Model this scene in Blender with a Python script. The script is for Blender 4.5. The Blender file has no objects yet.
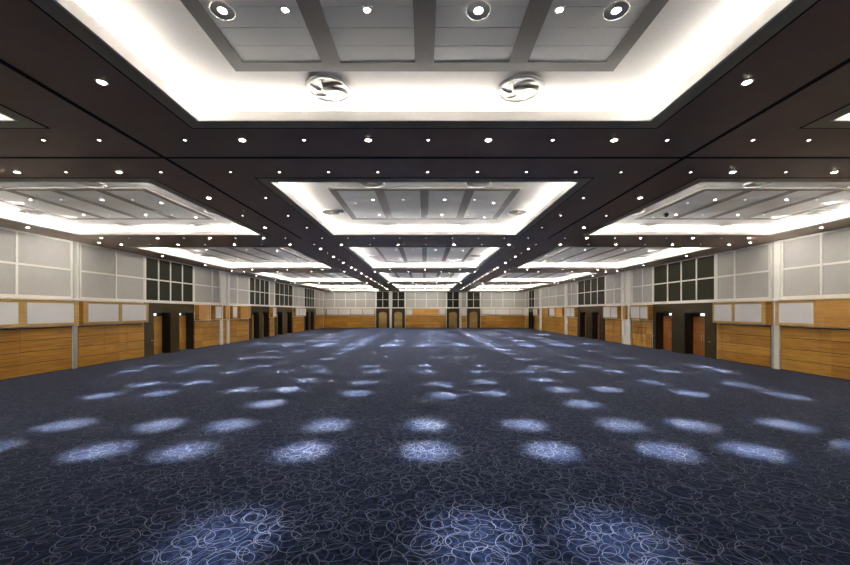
import bpy, bmesh, math, random
from mathutils import Vector, Matrix
random.seed(4)
C = bpy.context.scene.collection
PI = math.pi
W = 16.0          # half width of the hall
ZS = 5.8          # dark soffit
ZC = 6.10         # white ceiling inside the coffers
YB, YE = -7.0, 59.0
XL = (-10.6, 0.0, 10.6)
HALF = 3.78
ROWS = [(-2.3, 6.23), (9.2, 15.5), (18.6, 27.4), (30.8, 40.2), (43.0, 50.8), (53.0, 57.9)]
SIDE = ('left', 'central', 'right')

# ---------------------------------------------------------------- materials
def new_mat(name):
    m = bpy.data.materials.new(name); m.use_nodes = True
    nt = m.node_tree; b = nt.nodes['Principled BSDF']
    return m, nt, b
def mat(name, col, rough=.6, metal=0.0, spec=.5, var=0.0, scale=6.0, bump=0.0):
    m, nt, b = new_mat(name)
    b.inputs['Base Color'].default_value = (*col, 1)
    b.inputs['Roughness'].default_value = rough
    b.inputs['Metallic'].default_value = metal
    b.inputs['Specular IOR Level'].default_value = spec
    g = nt.nodes.new('ShaderNodeNewGeometry')
    n = nt.nodes.new('ShaderNodeTexNoise'); n.inputs['Scale'].default_value = scale; n.inputs['Detail'].default_value = 4
    nt.links.new(g.outputs['Position'], n.inputs['Vector'])
    if var:
        r = nt.nodes.new('ShaderNodeValToRGB')
        r.color_ramp.elements[0].position = .3; r.color_ramp.elements[1].position = .7
        r.color_ramp.elements[0].color = (*[c*(1-var) for c in col], 1)
        r.color_ramp.elements[1].color = (*[min(1, c*(1+var)) for c in col], 1)
        nt.links.new(n.outputs['Fac'], r.inputs['Fac']); nt.links.new(r.outputs['Color'], b.inputs['Base Color'])
    if bump:
        bp = nt.nodes.new('ShaderNodeBump'); bp.inputs['Strength'].default_value = bump; bp.inputs['Distance'].default_value = .002
        nt.links.new(n.outputs['Fac'], bp.inputs['Height']); nt.links.new(bp.outputs['Normal'], b.inputs['Normal'])
    return m
def emit(name, col, s):
    m, nt, b = new_mat(name)
    b.inputs['Base Color'].default_value = (.8, .8, .8, 1)
    b.inputs['Emission Color'].default_value = (*col, 1)
    b.inputs['Emission Strength'].default_value = s
    return m
def math_node(nt, op, a, b=None, c=None):
    n = nt.nodes.new('ShaderNodeMath'); n.operation = op
    for i, v in enumerate((a, b, c)):
        if v is None: continue
        if isinstance(v, (int, float)): n.inputs[i].default_value = v
        else: nt.links.new(v, n.inputs[i])
    return n.outputs[0]
def wood(name, c0, c1, rough=.38):
    m, nt, b = new_mat(name)
    g = nt.nodes.new('ShaderNodeNewGeometry')
    mp = nt.nodes.new('ShaderNodeMapping'); mp.inputs['Scale'].default_value = (.7, .7, 16)
    nt.links.new(g.outputs['Position'], mp.inputs['Vector'])
    n = nt.nodes.new('ShaderNodeTexNoise'); n.inputs['Scale'].default_value = 1.3; n.inputs['Detail'].default_value = 7; n.inputs['Distortion'].default_value = .6
    nt.links.new(mp.outputs[0], n.inputs['Vector'])
    sp = nt.nodes.new('ShaderNodeSeparateXYZ'); nt.links.new(g.outputs['Position'], sp.inputs[0])
    cb = nt.nodes.new('ShaderNodeCombineXYZ')
    nt.links.new(math_node(nt, 'FLOOR', math_node(nt, 'MULTIPLY', sp.outputs[2], 1/.485)), cb.inputs[2])
    nt.links.new(math_node(nt, 'FLOOR', math_node(nt, 'MULTIPLY', sp.outputs[1], .41)), cb.inputs[1])
    nt.links.new(math_node(nt, 'FLOOR', math_node(nt, 'MULTIPLY', sp.outputs[0], .41)), cb.inputs[0])
    wn = nt.nodes.new('ShaderNodeTexWhiteNoise'); nt.links.new(cb.outputs[0], wn.inputs['Vector'])
    f = math_node(nt, 'ADD', n.outputs['Fac'], math_node(nt, 'MULTIPLY', math_node(nt, 'SUBTRACT', wn.outputs['Value'], .5), .28))
    r = nt.nodes.new('ShaderNodeValToRGB')
    r.color_ramp.elements[0].position = .3; r.color_ramp.elements[1].position = .72
    r.color_ramp.elements[0].color = (*c0, 1); r.color_ramp.elements[1].color = (*c1, 1)
    nt.links.new(f, r.inputs['Fac']); nt.links.new(r.outputs['Color'], b.inputs['Base Color'])
    b.inputs['Roughness'].default_value = rough
    return m
def carpet():
    m, nt, b = new_mat('carpet')
    g = nt.nodes.new('ShaderNodeNewGeometry')
    nz = nt.nodes.new('ShaderNodeTexNoise'); nz.inputs['Scale'].default_value = 1.7; nz.inputs['Detail'].default_value = 1
    nt.links.new(g.outputs['Position'], nz.inputs['Vector'])
    sub = nt.nodes.new('ShaderNodeVectorMath'); sub.operation = 'SUBTRACT'; sub.inputs[1].default_value = (.5, .5, .5)
    nt.links.new(nz.outputs['Color'], sub.inputs[0])
    scl = nt.nodes.new('ShaderNodeVectorMath'); scl.operation = 'SCALE'; scl.inputs['Scale'].default_value = .22
    nt.links.new(sub.outputs[0], scl.inputs[0])
    add = nt.nodes.new('ShaderNodeVectorMath'); add.operation = 'ADD'
    nt.links.new(g.outputs['Position'], add.inputs[0]); nt.links.new(scl.outputs[0], add.inputs[1])
    total = None
    for i, (sx, sy, rot, rad, rnd, wd) in enumerate(CARPET_LAYERS):
        mp = nt.nodes.new('ShaderNodeMapping')
        mp.inputs['Location'].default_value = (i*3.37, i*1.91, 0)
        mp.inputs['Rotation'].default_value = (0, 0, rot)
        mp.inputs['Scale'].default_value = (sx, sy, 1)
        nt.links.new(add.outputs[0], mp.inputs['Vector'])
        v = nt.nodes.new('ShaderNodeTexVoronoi'); v.voronoi_dimensions = '2D'
        v.inputs['Scale'].default_value = 1; v.inputs['Randomness'].default_value = rnd
        nt.links.new(mp.outputs[0], v.inputs['Vector'])
        sc = nt.nodes.new('ShaderNodeSeparateColor'); nt.links.new(v.outputs['Color'], sc.inputs[0])
        r = math_node(nt, 'ADD', rad, math_node(nt, 'MULTIPLY', math_node(nt, 'SUBTRACT', sc.outputs[0], .5), .14))
        d = math_node(nt, 'ABSOLUTE', math_node(nt, 'SUBTRACT', v.outputs['Distance'], r))
        mr = nt.nodes.new('ShaderNodeMapRange'); mr.inputs['From Min'].default_value = wd*.4; mr.inputs['From Max'].default_value = wd*1.5
        mr.inputs['To Min'].default_value = 1; mr.inputs['To Max'].default_value = 0
        nt.links.new(d, mr.inputs['Value'])
        l = math_node(nt, 'MULTIPLY', mr.outputs[0], math_node(nt, 'ADD', .35, math_node(nt, 'MULTIPLY', sc.outputs[1], .65)))
        total = l if total is None else math_node(nt, 'MAXIMUM', total, l)
    pile = nt.nodes.new('ShaderNodeTexNoise'); pile.inputs['Scale'].default_value = 14; pile.inputs['Detail'].default_value = 6
    nt.links.new(g.outputs['Position'], pile.inputs['Vector'])
    base = nt.nodes.new('ShaderNodeValToRGB')
    base.color_ramp.elements[0].position = .38; base.color_ramp.elements[1].position = .68
    base.color_ramp.elements[0].color = (*CARPET_DARK, 1); base.color_ramp.elements[1].color = (*CARPET_BLUE, 1)
    nt.links.new(pile.outputs['Fac'], base.inputs['Fac'])
    mx = nt.nodes.new('ShaderNodeMix'); mx.data_type = 'RGBA'
    nt.links.new(total, mx.inputs[0]); nt.links.new(base.outputs['Color'], mx.inputs[6]); mx.inputs[7].default_value = (*CARPET_LINE, 1)
    nt.links.new(mx.outputs[2], b.inputs['Base Color'])
    b.inputs['Roughness'].default_value = .9
    b.inputs['Specular IOR Level'].default_value = .04
    b.inputs['Sheen Weight'].default_value = .30
    b.inputs['Sheen Roughness'].default_value = .32
    b.inputs['Sheen Tint'].default_value = (.62, .70, 1, 1)
    return m
CARPET_LAYERS = [(1.9, 2.6, .3, .40, .75, .007), (2.5, 1.9, 1.1, .38, .8, .0075), (3.0, 3.9, 2.2, .40, .8, .008), (1.7, 2.2, 2.7, .42, .7, .006), (4.4, 3.3, .8, .36, .9, .010)]
CARPET_DARK = (.0025, .0035, .010); CARPET_BLUE = (.012, .025, .070); CARPET_LINE = (.19, .21, .28)

M = {}
M['carpet'] = carpet()
M['soffit'] = mat('dark_soffit', (.33, .212, .142), .42, var=.06, scale=1.5)
M['rim'] = mat('olive_rim', (.46, .41, .27), .45)
M['gap'] = mat('shadow_gap', (.004, .004, .004), .9)
M['white'] = mat('white_plaster', (.80, .78, .75), .7, var=.02, scale=2)
M['panel'] = mat('grey_fabric', (.50, .482, .438), .85, var=.03, scale=3, bump=.2)
M['mullion'] = mat('cream_paint', (.86, .83, .75), .5)
M['boxwhite'] = mat('white_laminate', (.72, .71, .705), .45)
M['wood'] = wood('golden_veneer', (.42, .18, .020), (.70, .365, .060))
M['orange'] = wood('orange_veneer', (.52, .25, .050), (.64, .34, .085))
M['gold'] = wood('pale_gold_edge', (.42, .25, .065), (.58, .37, .12))
M['doorwood'] = wood('door_veneer', (.36, .12, .025), (.52, .20, .05), .35)
M['doorgold'] = wood('golden_door_veneer', (.42, .19, .03), (.60, .30, .055), .35)
M['bronze'] = mat('dark_bronze_panel', (.060, .040, .008), .35, .3, var=.1, scale=2)
M['black'] = mat('black_lining', (.006, .005, .006), .4)
M['glass'] = mat('dark_olive_glass', (.030, .027, .012), .6, 0, .2, var=.15, scale=1.2)
M['steel'] = mat('brushed_steel', (.62, .62, .60), .35, .9)
M['chrome'] = mat('polished_metal', (.50, .50, .44), .45, .4)
M['ring'] = mat('satin_metal', (.55, .54, .50), .35, .8)
M['raft'] = mat('perforated_metal', (.82, .82, .775), .45, .1, var=.05, scale=1.2)
M['strip'] = mat('taupe_strip', (.22, .20, .18), .45, .2)
M['lens_b'] = emit('bright_lamp', (1, .93, .82), 32)
M['lens_s'] = emit('small_lamp', (1, .93, .84), 10)
M['cove'] = emit('cove_strip', (1, .95, .87), 14)
M['sign'] = emit('lit_sign', (.85, .95, 1), 1.6)
M['green'] = mat('sign_green', (.05, .30, .12), .5)

# ---------------------------------------------------------------- mesh helpers
class MB:
    def __init__(s): s.v = []; s.f = []
    def box(s, x0, x1, y0, y1, z0, z1):
        x0, x1 = sorted((x0, x1)); y0, y1 = sorted((y0, y1)); z0, z1 = sorted((z0, z1))
        n = len(s.v)
        s.v += [(x, y, z) for z in (z0, z1) for y in (y0, y1) for x in (x0, x1)]
        for q in ((0, 2, 3, 1), (4, 5, 7, 6), (0, 1, 5, 4), (2, 6, 7, 3), (0, 4, 6, 2), (1, 3, 7, 5)):
            s.f.append(tuple(n+i for i in q))
        return s
    def quad(s, *p):
        n = len(s.v); s.v += list(p); s.f.append(tuple(range(n, n+len(p)))); return s
    def frame_xy(s, x0, x1, y0, y1, t, z0, z1):   # ring of width t going outward
        s.box(x0-t, x1+t, y0-t, y0, z0, z1); s.box(x0-t, x1+t, y1, y1+t, z0, z1)
        s.box(x0-t, x0, y0, y1, z0, z1); s.box(x1, x1+t, y0, y1, z0, z1); return s
    def lathe(s, prof, n=40, cx=0, cy=0):
        b = len(s.v); k = len(prof)
        for i in range(n):
            a = 2*PI*i/n
            for r, z in prof: s.v.append((cx+r*math.cos(a), cy+r*math.sin(a), z))
        for i in range(n):
            j = (i+1) % n
            for q in range(k-1):
                s.f.append((b+i*k+q, b+j*k+q, b+j*k+q+1, b+i*k+q+1))
        return s
    def build(s, name, m, parent=None, off=(0, 0, 0), smooth=False, bevel=0):
        me = bpy.data.meshes.new(name)
        ox, oy, oz = off
        me.from_pydata([(x-ox, y-oy, z-oz) for x, y, z in s.v], [], s.f)
        me.materials.append(m)
        bm = bmesh.new(); bm.from_mesh(me)
        bmesh.ops.remove_doubles(bm, verts=bm.verts, dist=1e-6) if smooth else None
        bmesh.ops.recalc_face_normals(bm, faces=bm.faces)
        bm.to_mesh(me); bm.free()
        if smooth:
            for p in me.polygons: p.use_smooth = True
        o = bpy.data.objects.new(name, me); C.objects.link(o)
        if parent is not None: o.parent = parent
        else: o.location = off
        if bevel:
            md = o.modifiers.new('bevel', 'BEVEL'); md.width = bevel; md.segments = 2; md.limit_method = 'ANGLE'
        return o
def empty(name, loc):
    o = bpy.data.objects.new(name, None); C.objects.link(o); o.location = loc; o.empty_display_size = .2; return o
def tag(o, label=None, cat=None, group=None, kind=None):
    if label: o['label'] = label
    if cat: o['category'] = cat
    if group: o['group'] = group
    if kind: o['kind'] = kind
    return o
ORD = ['first', 'second', 'third', 'fourth', 'fifth', 'sixth', 'seventh', 'eighth', 'ninth', 'tenth', 'eleventh', 'twelfth', 'thirteenth', 'fourteenth']

# ---------------------------------------------------------------- floor
tag(MB().box(-W-.9, W+.9, YB-.4, YE+.9, -.1, 0).build('floor', M['carpet']),
    'navy blue carpet patterned with thin pale looping ovals', 'floor', kind='structure')

# ---------------------------------------------------------------- ceiling slab
xs = [-W-.7]
for c in XL: xs += [c-HALF, c+HALF]
xs.append(W+.7)
ys = [YB-.3]
for a, b in ROWS: ys += [a, b]
ys.append(YE+.7)
mb = MB()
for i in range(len(ys)-1):
    if i % 2 == 0: mb.box(xs[0], xs[-1], ys[i], ys[i+1], ZS, ZS+.05)
    else:
        for j in range(0, len(xs)-1, 2): mb.box(xs[j], xs[j+1], ys[i], ys[i+1], ZS, ZS+.05)
tag(mb.build('ceiling', M['soffit']), 'dark brown flat ceiling beams running between the bright coffers', 'ceiling', kind='structure')

# shadow-gap tracks
n_trim = 0
def trim(mbx, m, label, off=(0, 0, 0)):
    global n_trim
    n_trim += 1
    o = mbx.build('trim_%d' % n_trim, m, off=off); tag(o, label, 'trim', kind='structure'); return o
for s, nm in ((-1, 'left'), (1, 'right')):
    trim(MB().box(s*5.41-.045, s*5.41+.045, YB, 16.4, ZS-.004, ZS), M['gap'], 'black partition track running lengthwise in the %s dark ceiling beam' % nm)
trim(MB().box(-W, W, 7.72, 7.80, ZS-.004, ZS), M['gap'], 'black partition track crossing the nearest dark ceiling beam')

# ---------------------------------------------------------------- coffers
ROWN = ['nearest', 'second', 'third', 'fourth', 'fifth', 'farthest']
OUT = .45
COVE_W = 6.3
for r, (ya, yb) in enumerate(ROWS):
    for c, cx in enumerate(XL):
        x0, x1 = cx-HALF, cx+HALF
        off = (cx, (ya+yb)/2, ZS)
        root = empty('ceiling_coffer', off)
        tag(root, '%s coffer of the %s row across the ceiling, glowing white cove' % (SIDE[c], ROWN[r]), 'ceiling coffer',
            'recessed ceiling coffers', 'structure')
        # rim on the soffit
        MB().frame_xy(x0, x1, ya, yb, .25, ZS-.012, ZS-.001).build('rim', M['rim'], root, off)
        MB().frame_xy(x0-.25, x1+.25, ya-.25, yb+.25, .035, ZS-.006, ZS-.001).build('shadow_gap', M['gap'], root, off)
        # upstand
        MB().frame_xy(x0+.006, x1-.006, ya+.006, yb-.006, .036, ZS-.014, ZS+.15).build('upstand', M['white'], root, off)
        # trough floor, outer wall, upper ceiling
        m2 = MB()
        m2.frame_xy(x0-.03, x1+.03, ya-.03, yb+.03, OUT-.03, ZS+.051, ZS+.058)
        m2.frame_xy(x0-OUT, x1+OUT, ya-OUT, yb+OUT, .03, ZS+.051, ZC)
        m2.box(x0-OUT-.03, x1+OUT+.03, ya-OUT-.03, yb+OUT+.03, ZC, ZC+.03)
        m2.build('upper_ceiling', M['white'], root, off)
        # led battens in the trough with asymmetric optics thrown inwards and up
        m3 = MB(); za, zb = ZS+.058, ZS+.085
        m3.box(x0-.36, x1+.36, ya-.40, ya-.33, za, zb); m3.box(x0-.36, x1+.36, yb+.33, yb+.40, za, zb)
        m3.box(x0-.40, x0-.33, ya-.30, yb+.30, za, zb); m3.box(x1+.33, x1+.40, ya-.30, yb+.30, za, zb)
        m3.build('cove_light', M['cove'], root, off)
        for (px, py, dx, dy, ln) in ((cx, ya-.30, 0, 1, x1-x0+.4), (cx, yb+.30, 0, -1, x1-x0+.4), (x0-.30, (ya+yb)/2, 1, 0, yb-ya+.4), (x1+.30, (ya+yb)/2, -1, 0, yb-ya+.4)):
            ld = bpy.data.lights.new('cove_batten', 'AREA'); ld.shape = 'RECTANGLE'; ld.size = ln; ld.size_y = .04
            ld.spread = math.radians(130); ld.energy = COVE_W*ln; ld.color = (1, .945, .87)
            lo = bpy.data.objects.new('cove_batten', ld); C.objects.link(lo); lo.parent = root
            lo.location = (px-off[0], py-off[1], ZS+.155-off[2])
            lo.rotation_euler = Vector((dx, dy, .17)).to_track_quat('-Z', 'Y').to_euler()
        # metal raft
        pa = ya+(1.3 if r else 1.0); pb = yb-(1.45 if r == 1 else .85 if r == 0 else 1.3)
        poff = (cx, (pa+pb)/2, ZC-.04)
        pr = empty('ceiling_raft', poff)
        tag(pr, 'grey perforated metal ceiling raft inside the %s coffer of the %s row' % (SIDE[c], ROWN[r]), 'ceiling panel', 'metal rafts in the coffers')
        PX = 2.72
        MB().frame_xy(cx-PX+.2, cx+PX-.2, pa+.2, pb-.2, .2, ZC-.038, ZC).build('frame', M['strip'], pr, poff)
        for sx in (-1.3, 0, 1.3):
            MB().box(cx+sx-.13, cx+sx+.13, pa+.2, pb-.2, ZC-.04, ZC).build('strip', M['strip'], pr, poff)
        for q in range(4):
            e0 = (-PX+.2, -1.17, .13, 1.43)[q]; e1 = (-1.43, -.13, 1.17, PX-.2)[q]
            t = MB(); ny = max(1, round((pb-pa-.4)/.32)); st = (pb-pa-.4)/ny
            for k in range(ny):
                y0 = pa+.2+k*st
                t.box(cx+e0, cx+e1, y0+.004, y0+st-.004, ZC-.034, ZC-.012)
            t.box(cx+e0, cx+e1, pa+.2, pb-.2, ZC-.012, ZC)
            t.build('panel', M['raft'], pr, poff)

# ---------------------------------------------------------------- downlights
def lamp_proto(name, rad, lens_m, ringed=False):
    m = MB()
    if ringed:
        m.lathe([(rad*.34, .0), (rad*.45, -.012), (rad*.75, -.002), (rad*.95, -.012), (rad*1.05, -.012), (rad*1.08, 0), (rad*.34, 0)], 28)
        lens = MB().lathe([(0.0001, -.006), (rad*.30, -.006), (rad*.34, 0)], 20)
    else:
        m.lathe([(rad*1.0, -.001), (rad*1.05, -.010), (rad*1.45, -.006), (rad*1.5, -.0005), (rad, -.0005)], 20)
        lens = MB().lathe([(0.0001, -rad*.40), (rad*.5, -rad*.36), (rad*.85, -rad*.22), (rad*1.0, -.001)], 16)
    r = m.build(name, M['ring'], None, smooth=True)
    l = lens.build('lens', lens_m, r, smooth=True)
    return r, l
PROTO = {'b': lamp_proto('downlight', .052, M['lens_b']), 's': lamp_proto('downlight', .028, M['lens_s']),
         'p': lamp_proto('raft_spotlight', .037, M['lens_b']), 'g': lamp_proto('raft_spotlight', .128, M['lens_b'], True)}
used = set()
def mk_spot(nm, e, deg, col):
    ld = bpy.data.lights.new(nm, 'SPOT'); ld.energy = e; ld.spot_size = math.radians(deg); ld.spot_blend = 1.0
    ld.shadow_soft_size = .04; ld.color = col; return ld
SPOT = mk_spot('narrow_beam', 11500, 10.5, (1, .955, .89)); SPOT.shadow_soft_size = .42
SPOTG = mk_spot('raft_beam', 3600, 14, (.98, .97, .97)); SPOTG.shadow_soft_size = .5
WIDE = mk_spot('wide_beam', 120, 150, (1, .93, .84))
SPOTF = mk_spot('far_narrow_beam', 15000, 19, (1, .955, .89)); SPOTF.shadow_soft_size = .3
WIDEF = mk_spot('far_wide_beam', 480, 150, (1, .95, .90))
WALL_FILL = mk_spot('wall_fill', 150, 125, (1, .955, .90)); WALL_FILL.shadow_soft_size = .12  # added fill, hung on downlights and raft spots to brighten the walls
def lamp(kind, x, y, z, label, cat, group, spot=None, aim=None):
    pr, pl = PROTO[kind]
    if kind not in used: used.add(kind); o, l = pr, pl
    else:
        o = pr.copy(); C.objects.link(o); l = pl.copy(); C.objects.link(l); l.parent = o
    o.location = (x, y, z)
    tag(o, label, cat, group)
    if spot:
        s = bpy.data.objects.new('lamp_beam', spot); C.objects.link(s); s.parent = o; s.location = (0, 0, -.03)
        if aim: s.rotation_euler = Vector(aim).to_track_quat('-Z', 'Y').to_euler()
    return o
BEAMN = ['nearest', 'second', 'third', 'fourth', 'fifth']
XA = [(0, 's'), (1.12, 'b'), (2.32, 's'), (3.47, 'b'), (4.5, 's'), (6.1, 's'), (7.14, 's'), (8.38, 's'), (9.55, 'b'), (10.7, 's'), (11.85, 'b'), (13.0, 's'), (14.3, 'b')]
XB = [(0, 's'), (1.14, 's'), (2.27, 's'), (3.4, 's'), (4.48, 's'), (6.08, 's'), (7.04, 'b'), (8.26, 's'), (9.38, 'b'), (10.5, 's'), (11.65, 'b'), (12.9, 's'), (14.1, 'b')]
XC = [(0, 's'), (1.33, 'b'), (2.66, 's'), (4.0, 'b'), (5.3, 's'), (6.45, 'b'), (7.8, 's'), (9.1, 'b'), (10.5, 's'), (11.8, 'b'), (13.15, 's'), (14.5, 'b')]
XD = [(x, 'b' if i % 2 == 0 else 's') for i, (x, k) in enumerate(XC)]
GR = [(6.96, XA, 0, 'front'), (8.56, XB, 0, 'back'), (16.24, XB, 1, 'front'), (17.8, XC, 1, 'back'),
      (28.4, XD, 2, 'front'), (29.9, XC, 2, 'back'), (41.6, XC, 3, 'only'), (51.9, XD, 4, 'only')]
for y, lst, bi, rown in GR:
    for i, (x, k) in enumerate(lst):
        for s in ((-1, 1) if x else (1,)):
            beam = k == 's' and (x in (0, 2.32, 4.5, 6.1, 8.38, 2.27, 4.48, 6.08, 8.26, 10.7, 10.5, 13.0, 12.9, 2.66, 5.3, 7.8, 13.15))
            if lst is XD: beam = k == 'b' and i % 2 == 0
            where = 'on the hall centreline' if not x else '%s from centre on the %s' % (ORD[i-1], 'left' if s < 0 else 'right')
            lamp(k, s*x+(.07 if x < 4 and y < 20 else .03), y, ZS, '%s downlight, %s row of the %s crosswise dark beam, %s' % ('bright' if k == 'b' else 'small', rown, BEAMN[bi], where),
                 'downlight', 'downlights in the dark ceiling beams', (SPOTF if y > 25 else SPOT) if beam and not (k == 'b' and x > 11.5) else (WALL_FILL if k == 'b' and 13.5 < x < 14.4 else WIDEF if k == 'b' and y > 25 and x < 11 else WIDE if k == 'b' and i % 2 and x < 14.4 else None),
                 (s, 0, -.55) if k == 'b' and x > 13.5 else None)
# lengthwise beams
LB = [(5.2, 4.5, 'b'), (2.6, 4.5, 'b'), (10.5, 6.07, 'b'), (10.5, 4.47, 's'), (12.45, 6.07, 's'), (12.45, 4.55, 's'), (14.2, 6.07, 'b'), (14.2, 4.48, 's')]
y = 19.04
for i in range(7): LB.append((19.04+i*1.34, 5.3, 'b' if i % 2 == 0 else 's'))
for i in range(7): LB.append((31.4+i*1.36, 5.3, 'b' if i % 2 == 0 else 's'))
for i in range(5): LB.append((43.6+i*1.5, 5.3, 'b' if i % 2 == 0 else 's'))
LB += [(54.0, 5.3, 'b'), (56.2, 5.3, 's')]
for s in (-1, 1):
    nmS = 'left' if s < 0 else 'right'
    for i, (y, x, k) in enumerate(LB):
        rr = max(j for j, (a, b) in enumerate(ROWS) if a <= y)
        same = [t for t in LB if abs(t[1]-x) < .1 and ROWS[rr][0] <= t[0] <= ROWS[rr][1]]
        idx = sorted(t[0] for t in same).index(y)
        rowword = '' if x == 5.3 else (' outer side' if x > 5.3 else ' inner side')
        lamp(k, s*x, y, ZS, '%s downlight, %s lengthwise beam%s, by %s coffer row, %s away' % ('bright' if k == 'b' else 'small', nmS, rowword, ROWN[rr], ORD[idx]),
             'downlight', 'downlights in the lengthwise beams', (SPOT if y < 25 else SPOTF) if k == 's' else None)
    for j, y in enumerate((14.2, 17.3, 21.5, 25.7, 29.2, 33.5, 37.7, 42.0)):
        lamp('b', s*15.1, y, ZS, 'bright downlight in dark ceiling strip along the %s wall, %s from camera' % (nmS, ORD[j]), 'downlight', 'downlights along the side walls')

# raft spotlights
PL = [(-2.2, 0), (-1.6, 1), (-.66, 0), (.62, 0), (1.55, 0), (2.2, 1)]
RP = ['outer left', 'inner left', 'left of middle', 'right of middle', 'inner right', 'outer right']
for r, (ya, yb) in enumerate(ROWS):
    lines = {0: (0.6, 4.28), 1: (11.55, 13.35), 2: (20.9, 24.4), 3: (33.2, 37.3), 4: (45, 48.6), 5: (55.3,)}[r]
    for c, cx in enumerate(XL):
        for li, y in enumerate(lines):
            for q, (x, _) in enumerate(PL):
                if r >= 3 and q in (1, 4): continue
                ring = r == 0 and q in (0, 3, 5)
                dy = 0.0 if r == 0 else (.35 if q in (0, 5) else 0)
                sp = SPOTG if (r == 0 and ring) else ((SPOT if r < 3 else SPOTF) if r and q in (0, 3, 5) else None)
                aim = None
                if (c == 0 and q == 0) or (c == 2 and q == 5): sp = WALL_FILL; aim = (c-1, 0, -.5)  # outermost spots carry the added fill towards the side walls
                if r == 5 and q in (0, 3, 5): sp = WALL_FILL; aim = (.4*(c-1), 1, -.5)  # farthest row carries the added fill towards the end wall
                if r == 0 and q == 0: x = -2.32
                lamp('g' if ring else ('p' if q % 2 or r == 0 else 's'), cx+x, y+dy, ZC-(.045 if ring or abs(x) > PX-.2 else .0345),
                     '%s %s in %s raft of %s row, %s line, %s' % ('ringed' if ring else 'plain', 'spotlight', SIDE[c], ROWN[r], 'near' if li == 0 else 'far', RP[q]),
                     'spotlight', 'spotlights in the metal rafts', sp, aim)

# ---------------------------------------------------------------- round air diffusers
def diffuser_parts():
    root = empty('air_diffuser', (0, 0, 0))
    R = .375
    MB().lathe([(R*.80, .0), (R*.82, -.020), (R*.90, -.030), (R*.98, -.020), (R, 0), (R*.80, 0)], 48).build('rim', M['white'], root, smooth=True)
    MB().lathe([(R*.80, -.006), (R*.62, -.002), (R*.30, -.001), (.0001, -.001)], 48).build('bowl', M['ring'], root, smooth=True)
    for k in range(6):
        a0 = 2*PI*k/6; b = MB(); n = 9
        top = []; bot = []
        for i in range(n):
            t = i/(n-1); a = a0+t*.85; r1 = R*(.25+.54*t)
            top.append((r1*math.cos(a), r1*math.sin(a), -.004)); 
            a2 = a+.42
            bot.append((r1*math.cos(a2), r1*math.sin(a2), -.022))
        for i in range(n-1):
            b.quad(top[i], top[i+1], bot[i+1], bot[i])
            b.quad(*[(x, y, z+.003) for x, y, z in (bot[i], bot[i+1], top[i+1], top[i])])
        b.build('vane', M['chrome'], root, smooth=True)
    MB().lathe([(.0001, -.034), (R*.16, -.032), (R*.30, -.022), (R*.32, -.006), (.0001, -.004)], 32).build('hub', M['chrome'], root, smooth=True)
    return root
vent0 = diffuser_parts(); vflag = [False]
def diffuser(x, y, label, rz):
    if not vflag[0]: vflag[0] = True; o = vent0
    else:
        o = vent0.copy(); C.objects.link(o)
        for ch in vent0.children:
            if ch.type == 'MESH':
                d = ch.copy(); C.objects.link(d); d.parent = o
    o.location = (x, y, ZC); o.rotation_euler = (0, 0, rz)
    tag(o, label, 'air vent', 'round air diffusers in the coffers')
for r, (ya, yb) in enumerate(ROWS):
    for c, cx in enumerate(XL):
        pts = [(-1.5, yb-.35, 'far left'), (1.5, yb-.35, 'far right')]
        if r in (1, 2): pts += [(-1.45, ya+.98, 'near left'), (1.45, ya+.98, 'near right')]
        if r == 2: pts += [(-3.25, 23.5, 'left edge'), (3.25, 23.5, 'right edge')]
        if r == 1 : pts += [(-3.25, 13.1, 'left edge'), (3.25, 13.1, 'right edge')]
        for x, y, w in pts:
            diffuser(cx+x, y, 'round metal air diffuser at the %s of the %s coffer, %s row' % (w, SIDE[c], ROWN[r]), random.uniform(0, 6.2))
# small camera under right coffer
cam_r = empty('ceiling_camera', (8.35, 12.9, ZC))
tag(cam_r, 'small dark ceiling camera hanging inside the right coffer of the second row', 'camera')
MB().lathe([(.0001, 0), (.05, 0), (.05, -.02), (.02, -.03), (.02, -.12), (.0001, -.12)], 16).build('stem', M['ring'], cam_r, smooth=True)
MB().lathe([(.0001, -.10), (.075, -.10), (.085, -.15), (.07, -.20), (.03, -.235), (.0001, -.24)], 20).build('housing', M['black'], cam_r, smooth=True)

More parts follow.
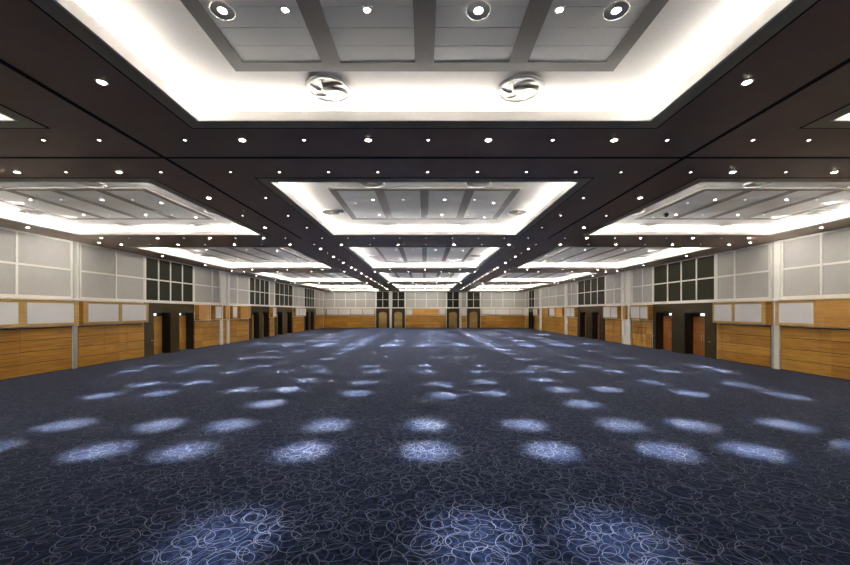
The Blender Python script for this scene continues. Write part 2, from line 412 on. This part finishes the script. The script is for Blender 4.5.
# ---------------------------------------------------------------- walls: generic builder
# A wall is described in (u along the wall, d out of the wall into the hall, z)
class Wall:
    def __init__(s, side): s.side = side
    def b(s, m, u0, u1, d0, d1, z0, z1):
        if s.side == 'left': m.box(-W+d0, -W+d1, u0, u1, z0, z1)
        elif s.side == 'right': m.box(W-d0, W-d1, u0, u1, z0, z1)
        else: m.box(u0, u1, YE-d0, YE-d1, z0, z1)
        return m
    def off(s, u, z):
        return {'left': (-W, u, z), 'right': (W, u, z), 'end': (u, YE, z)}[s.side]
ZP = (3.20, 4.48, 5.72)      # lower, middle, top of the upper panels
n_win = 0; n_door = 0
FT = .045
def bay(w, us, label, glass=False, name='acoustic_panel'):
    """frame with len(us)-1 columns and two rows of panels above the rail"""
    global n_win
    off = w.off((us[0]+us[-1])/2, ZP[0])
    if glass:
        n_win += 1; root = tag(empty('window_%d' % n_win, off), label, 'window', kind='structure')
    else:
        root = tag(empty(name, off), label, 'wall panel', 'grey panelled bays above the rail')
    f = MB(); d1 = .05
    for u in us: w.b(f, u-FT, u+FT, .002, d1, ZP[0], ZP[2]+.06)
    for z in (ZP[0]+.03, ZP[1], ZP[2]+.03):
        for i in range(len(us)-1): w.b(f, us[i]+FT, us[i+1]-FT, .002, d1-.002, z-FT*.9, z+FT*.9)
    f.build('window_frame' if glass else 'frame', M['mullion'], root, off)
    for i in range(len(us)-1):
        for z0, z1 in ((ZP[0]+.07, ZP[1]-.04), (ZP[1]+.04, ZP[2]-.01)):
            w.b(MB(), us[i]+FT, us[i+1]-FT, .002, .02, z0, z1).build('pane' if glass else 'panel', M['glass'] if glass else M['panel'], root, off)
def wainscot(w, u0, u1, splits, label, z1=1.93):
    off = w.off((u0+u1)/2, 0)
    root = tag(empty('wood_wainscot', off), label, 'wood panelling', 'golden wood wall panelling')
    back = w.b(MB(), u0, u1, .002, .02, .02, z1).build('backing', M['black'], root, off)
    ed = [u0]+list(splits)+[u1]
    for i in range(len(ed)-1):
        m = MB(); h = (z1-.04)/4
        for k in range(4): w.b(m, ed[i]+.008, ed[i+1]-.008, .02, .045, .02+k*h+.012, .02+(k+1)*h-.012)
        m.build('boards', M['wood'], root, off)
    w.b(MB(), u0, u1, .002, .06, 0, .02).build('skirting', M['black'], root, off)
BD = .32; ZB0, ZB1 = 1.99, 3.06
def case(w, u0, u1, parts, label, depth=BD, z0=ZB0, z1=ZB1):
    """projecting wood box; parts = list of (a, b) white panels, [] = plain wood front"""
    off = w.off((u0+u1)/2, z0)
    root = tag(empty('wall_cabinet', off), label, 'wall cabinet', 'projecting cabinets above the wood panelling')
    w.b(MB(), u0, u1, .003, depth-.03, z0, z1).build('body', M['wood' if parts else 'orange'], root, off)
    if not parts:
        w.b(MB(), u0, u1, depth-.03, depth, z0, z1).build('front_panel', M['orange'], root, off)
        return
    f = MB(); ed = sorted([x for p in parts for x in p])
    cuts = [u0]+ed+[u1]
    for i in range(0, len(cuts), 2):
        if cuts[i+1]-cuts[i] > .005: w.b(f, cuts[i], cuts[i+1], depth-.03, depth, z0+.12, z1-.10)
    w.b(f, u0, u1, depth-.03, depth, z0, z0+.12); w.b(f, u0, u1, depth-.03, depth, z1-.10, z1)
    f.build('frame', M['gold'], root, off)
    for a, b in parts:
        w.b(MB(), a, b, depth-.03, depth-.012, z0+.12, z1-.10).build('front_panel', M['boxwhite'], root, off)
def pilaster(w, u0, u1, label, m='mullion', d=.09, z1=ZS):
    o = w.b(MB(), u0, u1, .002, d, 0, z1).build('pilaster', M[m], None, w.off((u0+u1)/2, 0))
    tag(o, label, 'pilaster', 'slim vertical wall pilasters')
def portal(w, u0, u1, doors, name, handles=(), wood_m='doorwood', rec=.52):
    global n_door
    # surround panel with openings
    f = MB(); cuts = [u0]+[x for d in doors for x in d]+[u1]; H = 2.55; zt = 3.1
    for i in range(0, len(cuts), 2): w.b(f, cuts[i], cuts[i+1], .002, .04, 0, zt)
    for a, b in doors: w.b(f, a, b, .002, .04, H, zt)
    tr = trim(f, M['bronze'], 'dark bronze door surround %s' % name, off=w.off((u0+u1)/2, 0))
    for k, (a, b) in enumerate(doors):
        n_door += 1
        off = w.off((a+b)/2, 0)
        root = tag(empty('door_%d' % n_door, off), '%s recessed wooden door in the bronze surround %s' % (('nearer', 'farther')[k] if len(doors) > 1 and w.side != 'end' else 'single', name), 'door', kind='structure')
        g = MB()
        w.b(g, a, a+.03, -rec, .045, 0, H); w.b(g, b-.03, b, -rec, .045, 0, H); w.b(g, a+.03, b-.03, -rec, .045, H-.03, H)
        w.b(g, a+.03, b-.03, -rec, -rec+.02, 2.3, H-.03)
        g.build('door_frame', M['black'], root, off)
        mid = (a+b)/2
        for q, (p0, p1) in enumerate(((a+.03, mid-.004), (mid+.004, b-.03))):
            lf = w.b(MB(), p0, p1, -rec, -rec+.045, .01, 2.3).build('door_leaf', M['doorgold' if w.side == 'left' else 'doorwood'], root, off)
            hx = mid+(-.09 if q == 0 else .09)
            h = w.b(MB(), hx-.012, hx+.012, -rec+.075, -rec+.095, .85, 1.25)
            w.b(h, hx-.01, hx+.01, -rec+.045, -rec+.08, .90, .92); w.b(h, hx-.01, hx+.01, -rec+.045, -rec+.08, 1.18, 1.20)
            h.build('door_handle', M['steel'], lf, off)
        sg = tag(empty('exit_sign', w.off(mid, 2.34)), 'small lit white exit sign over the %s door %s' % (('nearer', 'farther')[k], name), 'sign', 'lit signs over the doors')
        so = w.off(mid, 2.34)
        w.b(MB(), mid-.17, mid+.17, -rec+.02, -rec+.07, 2.34, 2.49).build('casing', M['steel'], sg, so)
        w.b(MB(), mid-.16, mid+.16, -rec+.07, -rec+.078, 2.35, 2.48).build('lit_face', M['sign'], sg, so)
    for hu in handles:
        h = w.b(MB(), hu-.07, hu+.07, .07, .09, .89, .92); w.b(h, hu-.04, hu-.02, .04, .075, .895, .915); w.b(h, hu+.02, hu+.04, .04, .075, .895, .915)
        h.build('door_handle', M['steel'], tr, w.off((u0+u1)/2, 0))

def wall_shell(w, name, openings, u0, u1, label):
    m = MB(); T = .7; H = 2.55
    ed = [u0]+[x for o in sorted(openings) for x in o]+[u1]
    for i in range(0, len(ed), 2): w.b(m, ed[i], ed[i+1], -T, 0, -.0, ZS+.5)
    for a, b in openings:
        w.b(m, a, b, -T, 0, H, ZS+.5); w.b(m, a, b, -T, -.52, 0, H)
    tag(m.build(name, M['mullion']), label, 'wall', kind='structure')

# ---- left wall
L = Wall('left')
gl = {1: [(21.95, 23.45), (24.25, 25.8)], 2: [(34.5, 36.0), (36.7, 38.2)], 3: [(40.3, 41.9), (43.2, 44.8)], 4: [(49.9, 51.3), (52.2, 53.7)]}
wall_shell(L, 'wall_left', [o for k in gl for o in gl[k]], YB, YE, 'cream left side wall behind panels and doors')
bay(L, [2.0, 4.5, 7.0, 9.5, 12.1, 14.6, 16.85], 'grey two-row wall panels nearest the camera on the left wall')
bay(L, [17.3, 19.3, 21.22], 'grey wall panels between first left joint and the nearest left windows')
bay(L, [21.34, 22.4, 23.45, 24.6, 25.75], 'dark eight-pane window above the nearest left double doors', True)
bay(L, [25.88, 28.0], 'single wide grey panel column just past the nearest left windows')
bay(L, [28.1, 29.05], 'narrow grey panel column before the left white pilasters')
bay(L, [30.55, 31.75], 'narrow grey panel column just past the left white pilasters')
bay(L, [31.88, 33.9], 'wide grey panel column before the second left windows')
bay(L, [34.05, 35.1, 36.2, 37.25, 38.3], 'dark eight-pane window above the second pair of left doors', True)
bay(L, [38.45, 39.65], 'single grey panel column between the second and third left windows')
bay(L, [39.8, 41.1, 42.45, 43.8, 45.15], 'dark eight-pane window above the third pair of left doors', True)
bay(L, [45.35, 47.4, 49.4], 'grey panels between the third and fourth left windows')
bay(L, [49.6, 50.7, 51.8, 52.9, 54.0], 'dark eight-pane window farthest down the left wall', True)
bay(L, [54.2, 56.6, 58.9], 'grey panels between last left window and the far corner')
wainscot(L, 2.0, 16.9, [4.5, 7, 9.5, 12.1, 14.7], 'long golden wood panelling nearest the camera on the left wall')
wainscot(L, 17.2, 21.25, [18.6, 20.0], 'golden wood panelling just before the nearest left doors')
wainscot(L, 25.9, 29.05, [27.6], 'golden wood panelling just past the nearest left doors')
wainscot(L, 29.52, 30.08, [], 'narrow golden wood strip between the two left white pilasters')
wainscot(L, 30.5, 33.9, [32.2], 'golden wood panelling before the second left doors')
wainscot(L, 38.5, 39.7, [], 'narrow golden wood panelling between second and third left doors')
wainscot(L, 45.4, 49.4, [47.4], 'golden wood panelling between third and fourth left doors')
wainscot(L, 54.15, 58.9, [56.5], 'golden wood panelling in the far left corner on the side wall')
case(L, 2.0, 16.93, [(2.2, 4.6), (4.8, 7.2), (7.4, 9.6), (9.8, 12.1), (12.3, 14.42), (14.72, 16.7)], 'long gold framed wall cabinet with white fronts nearest on the left wall')
case(L, 17.15, 21.2, [(17.4, 19.15), (19.35, 21.05)], 'gold framed wall cabinet with two white fronts before nearest left doors')
case(L, 25.95, 27.3, [], 'plain orange wood cabinet just past the nearest left doors')
case(L, 27.95, 28.95, [(28.05, 28.85)], 'small cabinet with one white front before left pilasters')
case(L, 29.52, 30.06, [], 'tiny orange wood cabinet between the two left pilasters', depth=.26)
case(L, 30.5, 31.3, [(30.55, 31.22)], 'small cabinet with one white front after left pilasters')
case(L, 31.8, 33.7, [], 'plain orange wood cabinet before the second left doors')
case(L, 38.55, 39.6, [(38.65, 39.5)], 'small white fronted cabinet between second and third left doors')
case(L, 45.4, 49.4, [(45.55, 46.75), (46.9, 48.1), (48.2, 49.3)], 'white fronted cabinet between third and fourth left doors')
case(L, 54.2, 58.6, [(54.4, 55.6), (55.75, 57.0), (57.15, 58.5)], 'white fronted cabinet on left wall next to the far corner', depth=.2)
pilaster(L, 16.96, 17.12, 'grey steel partition joint between the two nearest left wall cabinets', 'steel', .05)
pilaster(L, 29.1, 29.48, 'nearer of the two white pilasters on the left wall')
pilaster(L, 30.12, 30.46, 'farther of the two white pilasters on the left wall')
portal(L, 21.28, 25.86, gl[1], 'nearest on the left wall', (21.8, 25.83-.0))
portal(L, 34.0, 38.4, gl[2], 'second along the left wall')
portal(L, 39.8, 45.2, gl[3], 'third along the left wall')
portal(L, 49.5, 54.05, gl[4], 'fourth along the left wall')

# ---- right wall
Rw = Wall('right')
gr = {1: [(21.2, 22.9), (24.05, 25.75)], 2: [(34.0, 35.5), (36.8, 38.3)], 3: [(54.6, 55.7), (56.0, 57.1)]}
wall_shell(Rw, 'wall_right', [o for k in gr for o in gr[k]], YB, YE, 'cream right side wall behind panels and doors')
bay(Rw, [2.5, 5, 7.5, 10, 12.4, 15.0, 16.65], 'grey two-row wall panels nearest the camera on the right wall')
bay(Rw, [17.25, 19.2, 20.38], 'grey wall panels between right pilaster and the nearest right windows')
bay(Rw, [20.5, 21.9, 23.2, 24.5, 26.0], 'dark eight-pane window above the nearest right double doors', True)
bay(Rw, [26.12, 27.3, 28.65], 'grey panels just past the nearest right windows')
bay(Rw, [30.25, 31.4, 32.85], 'grey panels between right pilaster pair and second right windows')
bay(Rw, [33.0, 34.45, 35.8, 37.25, 38.8], 'dark eight-pane window above the second pair of right doors', True)
bay(Rw, [38.95, 40.5, 41.65], 'grey panels just past the second right windows')
bay(Rw, [42.5, 45.2, 47.9, 50.7], 'long run of grey panels in the far half of the right wall')
bay(Rw, [51.85, 54.05], 'grey panel column before the last right window')
bay(Rw, [54.2, 55.6, 57.0], 'dark four-pane window farthest down the right wall', True)
bay(Rw, [57.15, 58.9], 'grey panel column next to the far right corner')
wainscot(Rw, 2.0, 16.7, [5, 7.5, 10, 12.6, 15.05], 'long golden wood panelling nearest the camera on the right wall')
wainscot(Rw, 17.2, 20.35, [19.0, 20.0], 'golden wood panelling just before the nearest right doors')
wainscot(Rw, 26.2, 28.75, [27.4], 'golden wood panelling just past the nearest right doors')
wainscot(Rw, 30.2, 32.9, [31.5], 'golden wood panelling before the second right doors')
wainscot(Rw, 38.95, 41.6, [40.3], 'golden wood panelling just past the second right doors')
wainscot(Rw, 42.55, 50.7, [45.2, 47.9], 'long golden wood panelling in the far half of the right wall')
wainscot(Rw, 51.8, 54.0, [], 'golden wood panelling just before the last right doors')
wainscot(Rw, 57.3, 58.9, [], 'golden wood panelling next to the far right corner')
case(Rw, 2.0, 15.0, [], 'long plain orange wood cabinet nearest on the right wall')
case(Rw, 15.02, 16.68, [(15.04, 16.52)], 'white fronted cabinet beside the long orange one on the right wall')
case(Rw, 17.14, 20.3, [(17.36, 18.88), (19.05, 20.2)], 'gold framed cabinet with two white fronts before nearest right doors')
case(Rw, 26.15, 28.5, [(26.25, 27.15), (27.25, 28.4)], 'cabinet with two white fronts just past the nearest right doors')
case(Rw, 29.24, 29.66, [], 'tiny orange wood cabinet between the two right pilasters', depth=.26)
case(Rw, 30.3, 32.8, [(30.4, 31.4), (31.5, 32.7)], 'cabinet with two white fronts before the second right doors')
case(Rw, 38.95, 41.5, [(39.05, 40.1), (40.2, 41.4)], 'cabinet with two white fronts just past the second right doors')
case(Rw, 42.6, 44.6, [], 'plain orange cabinet after the third right pilaster')
case(Rw, 44.9, 46.9, [(45.0, 46.8)], 'single white fronted cabinet between two plain orange ones on the right')
case(Rw, 47.3, 49.8, [], 'plain orange cabinet before the fourth right pilaster')
case(Rw, 51.8, 53.9, [(51.9, 52.8), (52.9, 53.8)], 'white fronted cabinet just before the last right doors')
pilaster(Rw, 16.72, 16.98, 'white pilaster nearest on the right wall, near half of a pair')
pilaster(Rw, 17.0, 17.12, 'slim grey metal partition joint beside the nearest right pilaster', 'ring', .06)
pilaster(Rw, 28.8, 29.2, 'nearer of the middle pair of white pilasters on the right wall')
pilaster(Rw, 29.7, 30.1, 'farther of the middle pair of white pilasters on the right wall')
pilaster(Rw, 41.7, 42.4, 'wide white pilaster past the second right doors')
pilaster(Rw, 50.85, 51.65, 'wide white pilaster farthest down the right wall')
portal(Rw, 20.42, 26.08, gr[1], 'nearest on the right wall', (20.85, 25.95))
portal(Rw, 33.0, 38.85, gr[2], 'second along the right wall', (33.5,))
portal(Rw, 54.15, 57.2, gr[3], 'last along the right wall')

# ---- end wall
E = Wall('end')
ge = [(-7.25, -5.95), (-4.8, -3.5), (3.85, 5.15), (7.1, 8.4)]
wall_shell(E, 'wall_end', ge, -W-.7, W+.7, 'cream far end wall of the hall')
bay(E, [-15.9, -14.2, -12.5, -10.9, -9.3, -7.75], 'grey panels at the left part of the far end wall')
bay(E, [-7.6, -6.6, -5.6], 'dark four-pane window farthest left on the end wall', True)
bay(E, [-5.12, -4.15, -3.13], 'dark four-pane window left of centre on the end wall', True)
bay(E, [-3.0, -1.45, .3, 2.05, 3.4], 'grey panels in the middle of the far end wall')
bay(E, [3.55, 4.5, 5.46], 'dark four-pane window right of centre on the end wall', True)
bay(E, [5.85, 6.62], 'single grey panel column between the two right end windows')
bay(E, [6.75, 7.75, 8.77], 'dark four-pane window farthest right on the end wall', True)
bay(E, [8.92, 10.6, 12.4, 14.2, 15.9], 'grey panels at the right part of the far end wall')
wainscot(E, -15.9, -7.72, [-13.2, -10.5], 'golden wood panelling at the left part of the end wall')
wainscot(E, -3.0, 3.4, [-1.0, 1.2], 'golden wood panelling in the middle of the end wall')
wainscot(E, 5.85, 6.65, [], 'narrow golden wood panelling between the two right end doors')
wainscot(E, 8.9, 15.9, [11.2, 13.6], 'golden wood panelling at the right part of the end wall')
case(E, -15.6, -7.8, [(-15.4, -13.6), (-13.5, -11.7), (-11.6, -9.8), (-9.7, -7.9)], 'long white fronted cabinet at the left part of the end wall', .18)
case(E, -2.95, -1.9, [(-2.9, -2.0)], 'white fronted cabinet left of the orange one on the end wall', .18)
case(E, -1.85, 2.2, [], 'plain orange wood cabinet in the centre of the end wall', .22)
case(E, 2.25, 3.35, [(2.35, 3.3)], 'white fronted cabinet right of the orange one on the end wall', .18)
case(E, 9.0, 15.6, [(9.1, 11.2), (11.3, 13.4), (13.5, 15.5)], 'long white fronted cabinet at the right part of the end wall', .18)
pilaster(E, -5.5, -5.2, 'white pilaster between the two left end wall doors')
pilaster(E, 5.52, 5.79, 'white pilaster between the two right end wall doors')
EN = ['farthest left', 'left of centre', 'right of centre', 'farthest right']
for (a, b), (u0, u1), nm in zip(ge, ((-7.66, -5.54), (-5.16, -3.08), (3.5, 5.5), (6.7, 8.82)), EN):
    # arched opening surround
    n_door += 1
    f = MB(); zt = 3.1; H = 2.55; cxm = (a+b)/2; rr = (b-a)/2; z0 = H-rr*.62
    E.b(f, u0, a, .002, .06, 0, zt); E.b(f, b, u1, .002, .06, 0, zt)
    n = 12
    for i in range(n):
        xa = a+(b-a)*i/n; xb = a+(b-a)*(i+1)/n; xm = (xa+xb)/2
        zz = z0+(H-z0)*math.sqrt(max(0, 1-((xm-cxm)/rr)**2))
        E.b(f, xa, xb, .002, .06, zz, zt)
    off = E.off(cxm, 0)
    trim(f, M['bronze'], 'dark bronze arched door surround %s on the end wall' % nm, off)
    root = tag(empty('door_%d' % n_door, off), 'arched wooden door %s on the end wall' % nm, 'door', kind='structure')
    g = MB(); E.b(g, a, a+.02, -.2, .0, 0, H); E.b(g, b-.02, b, -.2, 0, 0, H)
    g.build('door_frame', M['black'], root, off)
    lf = E.b(MB(), a+.02, b-.02, -.25, -.2, .01, H).build('door_leaf', M['gold'], root, off)
    h = E.b(MB(), cxm-.015, cxm+.015, -.17, -.15, .85, 1.25); E.b(h, cxm-.01, cxm+.01, -.2, -.165, .9, .92); E.b(h, cxm-.01, cxm+.01, -.2, -.165, 1.18, 1.2)
    h.build('door_handle', M['steel'], lf, off)

# rail above the cabinets
for w, nm, a, b in ((L, 'left', 2.0, YE-.15), (Rw, 'right', 2.0, YE-.15), (E, 'end', -W+.16, W-.16)):
    trim(w.b(MB(), a, b, .002, .14, 3.105, 3.2), M['mullion'], 'cream horizontal rail running along the %s wall above the cabinets' % nm)
# back wall behind the camera
tag(MB().box(-W-.7, W+.7, YB-.3, YB, 0, ZS+.5).build('wall_back', M['panel']), 'plain grey wall behind the viewpoint', 'wall', kind='structure')

# ---------------------------------------------------------------- camera, world
cd = bpy.data.cameras.new('camera'); cam = bpy.data.objects.new('camera', cd); C.objects.link(cam)
cam.location = (0, 0, 2.6); cam.rotation_euler = (PI/2, 0, 0)
cd.lens = 36*373/850; cd.sensor_width = 36
cd.shift_y = 29/850; cd.shift_x = .5/850
cd.clip_start = .05; cd.clip_end = 200
sc = bpy.context.scene; sc.camera = cam
wd = bpy.data.worlds.new('world'); sc.world = wd; wd.use_nodes = True
wd.node_tree.nodes['Background'].inputs[0].default_value = (.5, .5, .5, 1)
wd.node_tree.nodes['Background'].inputs[1].default_value = .05
sc.view_settings.view_transform = 'Standard'; sc.view_settings.look = 'None'
sc.view_settings.exposure = 0.6; sc.view_settings.gamma = 1
sc.cycles.max_bounces = 8; sc.cycles.diffuse_bounces = 5; sc.cycles.glossy_bounces = 3
sc.cycles.use_denoising = True
sc.cycles.use_light_tree = True
sc.cycles.sample_clamp_indirect = 0
